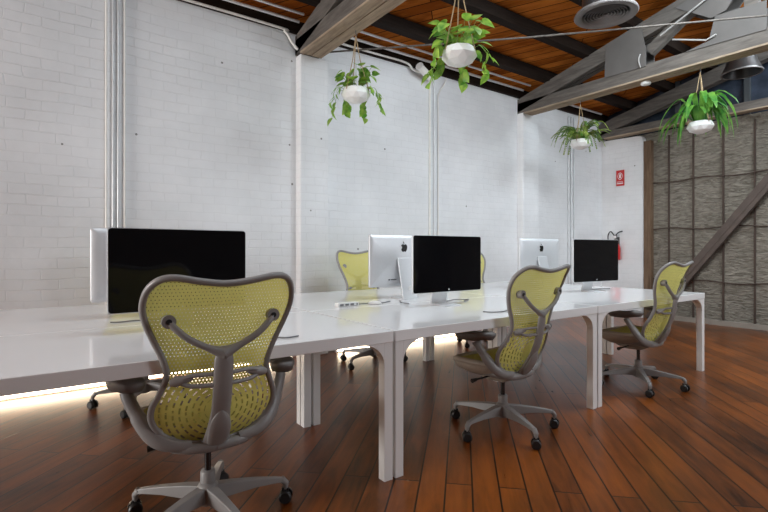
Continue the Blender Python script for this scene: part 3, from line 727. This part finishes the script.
    for k in range(5):
        a_ = 2*pi*k/5; mt = Matrix.Rotation(a_, 4, 'Z')
        lg = MB(); vs = []; secs = [(.03, .155, .094, .030), (.10, .150, .098, .026), (.20, .137, .103, .021), (.29, .121, .099, .017), (.325, .112, .094, .015)]
        for (x, zt, zb, hw) in secs: vs += [(x, -hw, zb), (x, hw, zb), (x, hw*.75, zt), (x, -hw*.75, zt)]
        fs = [(3, 2, 1, 0)] + [(i*4+j, i*4+(j+1) % 4, (i+1)*4+(j+1) % 4, (i+1)*4+j) for i in range(4) for j in range(4)] + [(16, 17, 18, 19)]
        lg.add(vs, fs, False, mt); lg.tube([(.315, 0, .108), (.335, 0, .085), (.335, 0, .06)], [.016, .015, .011], 10, mtx=mt)
        leg_ = lg.build('base_leg', 'frame', r, bevel=.004)
        cm = MB(); cc = Vector((.335, 0, 0)); tw = Matrix.Translation(cc) @ Matrix.Rotation(.6+k*1.7, 4, 'Z')
        for s_ in (-1, 1):
            cm.tube([(s_*.010, .0, .0285), (s_*.024, .0, .0285), (s_*.028, 0, .0285)], [.0285, .0285, .022], 20, mtx=mt @ tw)
        cm.box((-.009, -.012, .028), (.009, .018, .066), mt @ tw)
        cm.tube([( -.020, -.024*0+.0, .0285), (.020, 0, .0285)], .012, 12, mtx=mt @ tw)
        cm.build('caster', 'black', r)
    return r
c_low = chair_proto(-.014); c_high = chair_proto(.075)
def place(proto, x, y, heading, star, label, group):
    c = proto if 'label' not in proto else copy_tree(proto)
    h = radians(heading-90); c.location = (x, y, 0); c.rotation_euler = (0, 0, h)
    # the star base swivels on its own
    for k in kids(c):
        if k.name.split('.')[0] in ('base_leg', 'caster'): k.rotation_euler = (0, 0, radians(star) - h)
    tag(c, label, 'chair', group)
GC = 'lime mesh chairs on the camera side'; GD = 'lime mesh chairs on the wall side'
place(c_low, -.86, .165, 86, 64, 'lime mesh task chair nearest the camera, seen from behind', GC)
place(c_low, .975, .14, 93, 38, 'lime mesh task chair in the middle of the row, beside the second table', GC)
place(c_low, 2.67, .12, 93, 4, 'lime mesh task chair farthest right, in front of the end table', GC)
place(c_high, 1.30, 2.08, 270, 52, 'lime mesh chair by the wall, left edge showing beside the silver display back', GD)
place(c_high, 2.96, 2.10, 270, 40, 'lime mesh chair by the wall, edge showing right of the middle black screen', GD)
place(c_high, -.80, 2.06, 270, 25, 'lime mesh chair hidden behind the nearest display, only its casters showing', GD)

# ================================================================ hanging planters
def heart(mb, p, dirv, nrm, s, droop=.25):
    d = dirv.normalized(); n_ = (nrm - d*nrm.dot(d)).normalized(); sd = d.cross(n_)
    prof = [(0, .0), (-.08, .30), (.10, .48), (.35, .50), (.62, .36), (.85, .16), (1.05, 0)]
    vs = []
    for i, (u, wv) in enumerate(prof):
        c = p + d*u*s - n_*droop*s*max(0, u)**2
        vs.append(c)
        vs.append(p + d*u*s + sd*wv*s*.95 + n_*(.10*wv*s*1.2) - n_*droop*s*max(0, u)**2)
        vs.append(p + d*u*s - sd*wv*s*.95 + n_*(.10*wv*s*1.2) - n_*droop*s*max(0, u)**2)
    fs = []
    for i in range(len(prof)-1):
        fs.append((i*3, i*3+1, i*3+4, i*3+3)); fs.append((i*3, i*3+3, i*3+5, i*3+2))
    mb.add([tuple(v) for v in vs], fs, True)
def strap(mb, path, wid, wavy=0):
    P = [Vector(p) for p in path]; vs = []; k = len(P)
    for i, p in enumerate(P):
        t = (P[min(i+1, k-1)]-P[max(i-1, 0)]).normalized(); sd = t.cross(Vector((0, 0, 1)))
        if sd.length < .05: sd = Vector((1, 0, 0))
        sd.normalize(); u = i/(k-1); w_ = wid*min(1, 3.2*u+.25)*min(1, (1-u)*2.2+.05)*(1+wavy*(i % 2))
        up = sd.cross(t).normalized()
        vs += [tuple(p+sd*w_+up*w_*.3), tuple(p), tuple(p-sd*w_+up*w_*.3)]
    fs = []
    for i in range(k-1): a = i*3; fs += [(a, a+1, a+4, a+3), (a+1, a+2, a+5, a+4)]
    mb.add(vs, fs, True)
def frond(mb, path, wid):
    P = [Vector(p) for p in path]; k = len(P)
    mb.tube(path, .0022, 4)
    for i in range(1, k-1):
        t = (P[i+1]-P[i-1]).normalized(); sd = t.cross(Vector((0, 0, 1)))
        if sd.length < .05: sd = Vector((1, 0, 0))
        sd.normalize(); u = i/(k-1); w_ = wid*min(1, u*2.5+.15)*(1-u*.75)
        for s_ in (-1, 1):
            a = P[i]; b_ = a + sd*s_*w_ + t*w_*.35 - Vector((0, 0, w_*.25)); h = t*.0075
            m_ = a + (b_-a)*.5
            mb.add([tuple(a), tuple(m_-h*1.3), tuple(b_), tuple(m_+h*1.6)], [(0, 1, 2, 3)], True)
def planter(x, y, zpot, ztop, kind, rad, label, seed, rz_=238):
    rz = 0
    rnd = random.Random(seed)
    r = empty('hanging_planter', (x, y, zpot-.06), rz); tag(r, label, 'plant', 'white faceted pots hanging from the trusses')
    n = 9; prof = [(.32, 0), (.78, .030), (1.0, .075), (.86, .135), (.80, .132), (.78, .11)]
    vs = []
    for i, (k_, zz) in enumerate(prof):
        for j in range(n):
            a_ = 2*pi*(j+.5*(i % 2)*(i < 4))/n; vs.append((rad*k_*cos(a_), rad*k_*sin(a_), zz*rad/.115*.78))
    m_ = MB(); fs = [tuple(range(n))[::-1]]
    for i in range(len(prof)-1):
        for j in range(n):
            a, b_, c, d_ = i*n+j, i*n+(j+1) % n, (i+1)*n+(j+1) % n, (i+1)*n+j
            if i % 2 == 0: fs += [(a, b_, d_), (b_, c, d_)]
            else: fs += [(a, b_, c), (a, c, d_)]
    m_.add(vs, fs, False); pot = m_.build('pot', 'pot', r)
    zt = .118*rad/.115*.78
    MB().lathe([(0, zt+.002), (rad*.80, zt-.004)], 20).build('soil', 'soil', pot)
    H = ztop-(zpot-.06)
    hk = MB().tube([(0, 0, H+.0), (0, 0, H-.03), (.012, 0, H-.045), (0, 0, H-.06)], .004, 6).build('hook', 'steel', r)
    for k in range(3):
        a_ = 2*pi*k/3+.4+seed
        MB().tube([(0, 0, H-.05), (rad*.3*cos(a_), rad*.3*sin(a_), H-.05-(H-.12)*.42), (rad*.92*cos(a_), rad*.92*sin(a_), zt-.01)], .0042, 6).build('rope', 'rope', r)
    fo = MB(); stm = MB()
    if kind == 'pothos':
        for k in range(46):
            a_ = rnd.uniform(0, 2*pi); h = rnd.uniform(.05, .22); rr_ = rnd.uniform(.03, .17)
            base = Vector((.4*rad*cos(a_), .4*rad*sin(a_), zt)); tip = Vector((rr_*cos(a_), rr_*sin(a_), zt+h))
            stm.tube(bez([base, (base+tip)/2+Vector((0, 0, .03)), tip], 3), .002, 4)
            heart(fo, tip, Vector((cos(a_), sin(a_), rnd.uniform(-.9, .3))), Vector((rnd.uniform(-.7, .7), rnd.uniform(-.7, .7), 1)), rnd.uniform(.06, .10))
        for k in range(6):
            a_ = radians(rz_)+radians(70)+radians(220)*k/5+rnd.uniform(-.15, .15); ln = rnd.uniform(.06, .27)
            pts = [Vector((.7*rad*cos(a_), .7*rad*sin(a_), zt)), Vector((1.25*rad*cos(a_), 1.25*rad*sin(a_), zt+.02))]
            for q_ in range(1, 5): pts.append(Vector((rad*(1.35+.12*q_+rnd.uniform(-.1, .15))*cos(a_), rad*(1.35+.12*q_)*sin(a_), zt-.01-ln*q_/4)))
            pp = bez(pts, 4); stm.tube(pp, .002, 4)
            for q_ in range(3, len(pp), 3):
                b_ = rnd.uniform(0, 2*pi)
                heart(fo, pp[q_], Vector((cos(b_)*.7+cos(a_)*.5, sin(b_)*.7+sin(a_)*.5, -.8)), Vector((cos(a_), sin(a_), .6)), rnd.uniform(.055, .085))
        fo.build('foliage', 'pothos', r)
    elif kind == 'fern':
        for k in range(50):
            a_ = rnd.uniform(0, 2*pi); ln = rnd.uniform(.20, .42); up = rnd.uniform(.09, .24); dr = rnd.choice([0, .0, .06, .18])
            pts = [Vector((.4*rad*cos(a_), .4*rad*sin(a_), zt)), Vector((ln*.35*cos(a_), ln*.35*sin(a_), zt+up*.8)), Vector((ln*.75*cos(a_), ln*.75*sin(a_), zt+up-dr*.3)), Vector((ln*cos(a_), ln*sin(a_), zt+up*.6-dr))]
            frond(fo, bez(pts, 9), .05)
        fo.build('foliage', 'fern', r)
    else:
        for k in range(44):
            a_ = rnd.uniform(0, 2*pi); ln = rnd.uniform(.18, .44); up = rnd.uniform(.13, .33); dr = rnd.uniform(0, .34)*(.25 if abs(((a_-radians(rz_)+pi) % (2*pi))-pi) < .8 else 1)
            pts = [Vector((.4*rad*cos(a_), .4*rad*sin(a_), zt)), Vector((ln*.45*cos(a_), ln*.45*sin(a_), zt+up)), Vector((ln*.85*cos(a_), ln*.85*sin(a_), zt+up*.7-dr*.35)), Vector((ln*cos(a_), ln*sin(a_), zt+up*.5-dr))]
            strap(fo, bez(pts, 5), rnd.uniform(.018, .034), .25)
        fo.build('foliage', 'longleaf', r)
    if stm.v: stm.build('stems', 'stem', r)
planter(1.00, 1.94, 2.605, 3.235, 'pothos', .140, 'pothos in a white faceted pot hanging nearest the left pilaster', 3)
planter(1.02, .58, 2.535, 3.235, 'pothos', .130, 'leafy pothos in a white faceted pot, second from left, high in the middle', 11)
planter(4.62, 1.87, 2.60, 3.215, 'fern', .140, 'feathery fern in a white pot hanging beside the right pilaster', 5)
planter(4.64, .40, 2.53, 3.215, 'long', .136, 'plant with long drooping leaves in a white pot, rightmost of the hanging ones', 8)
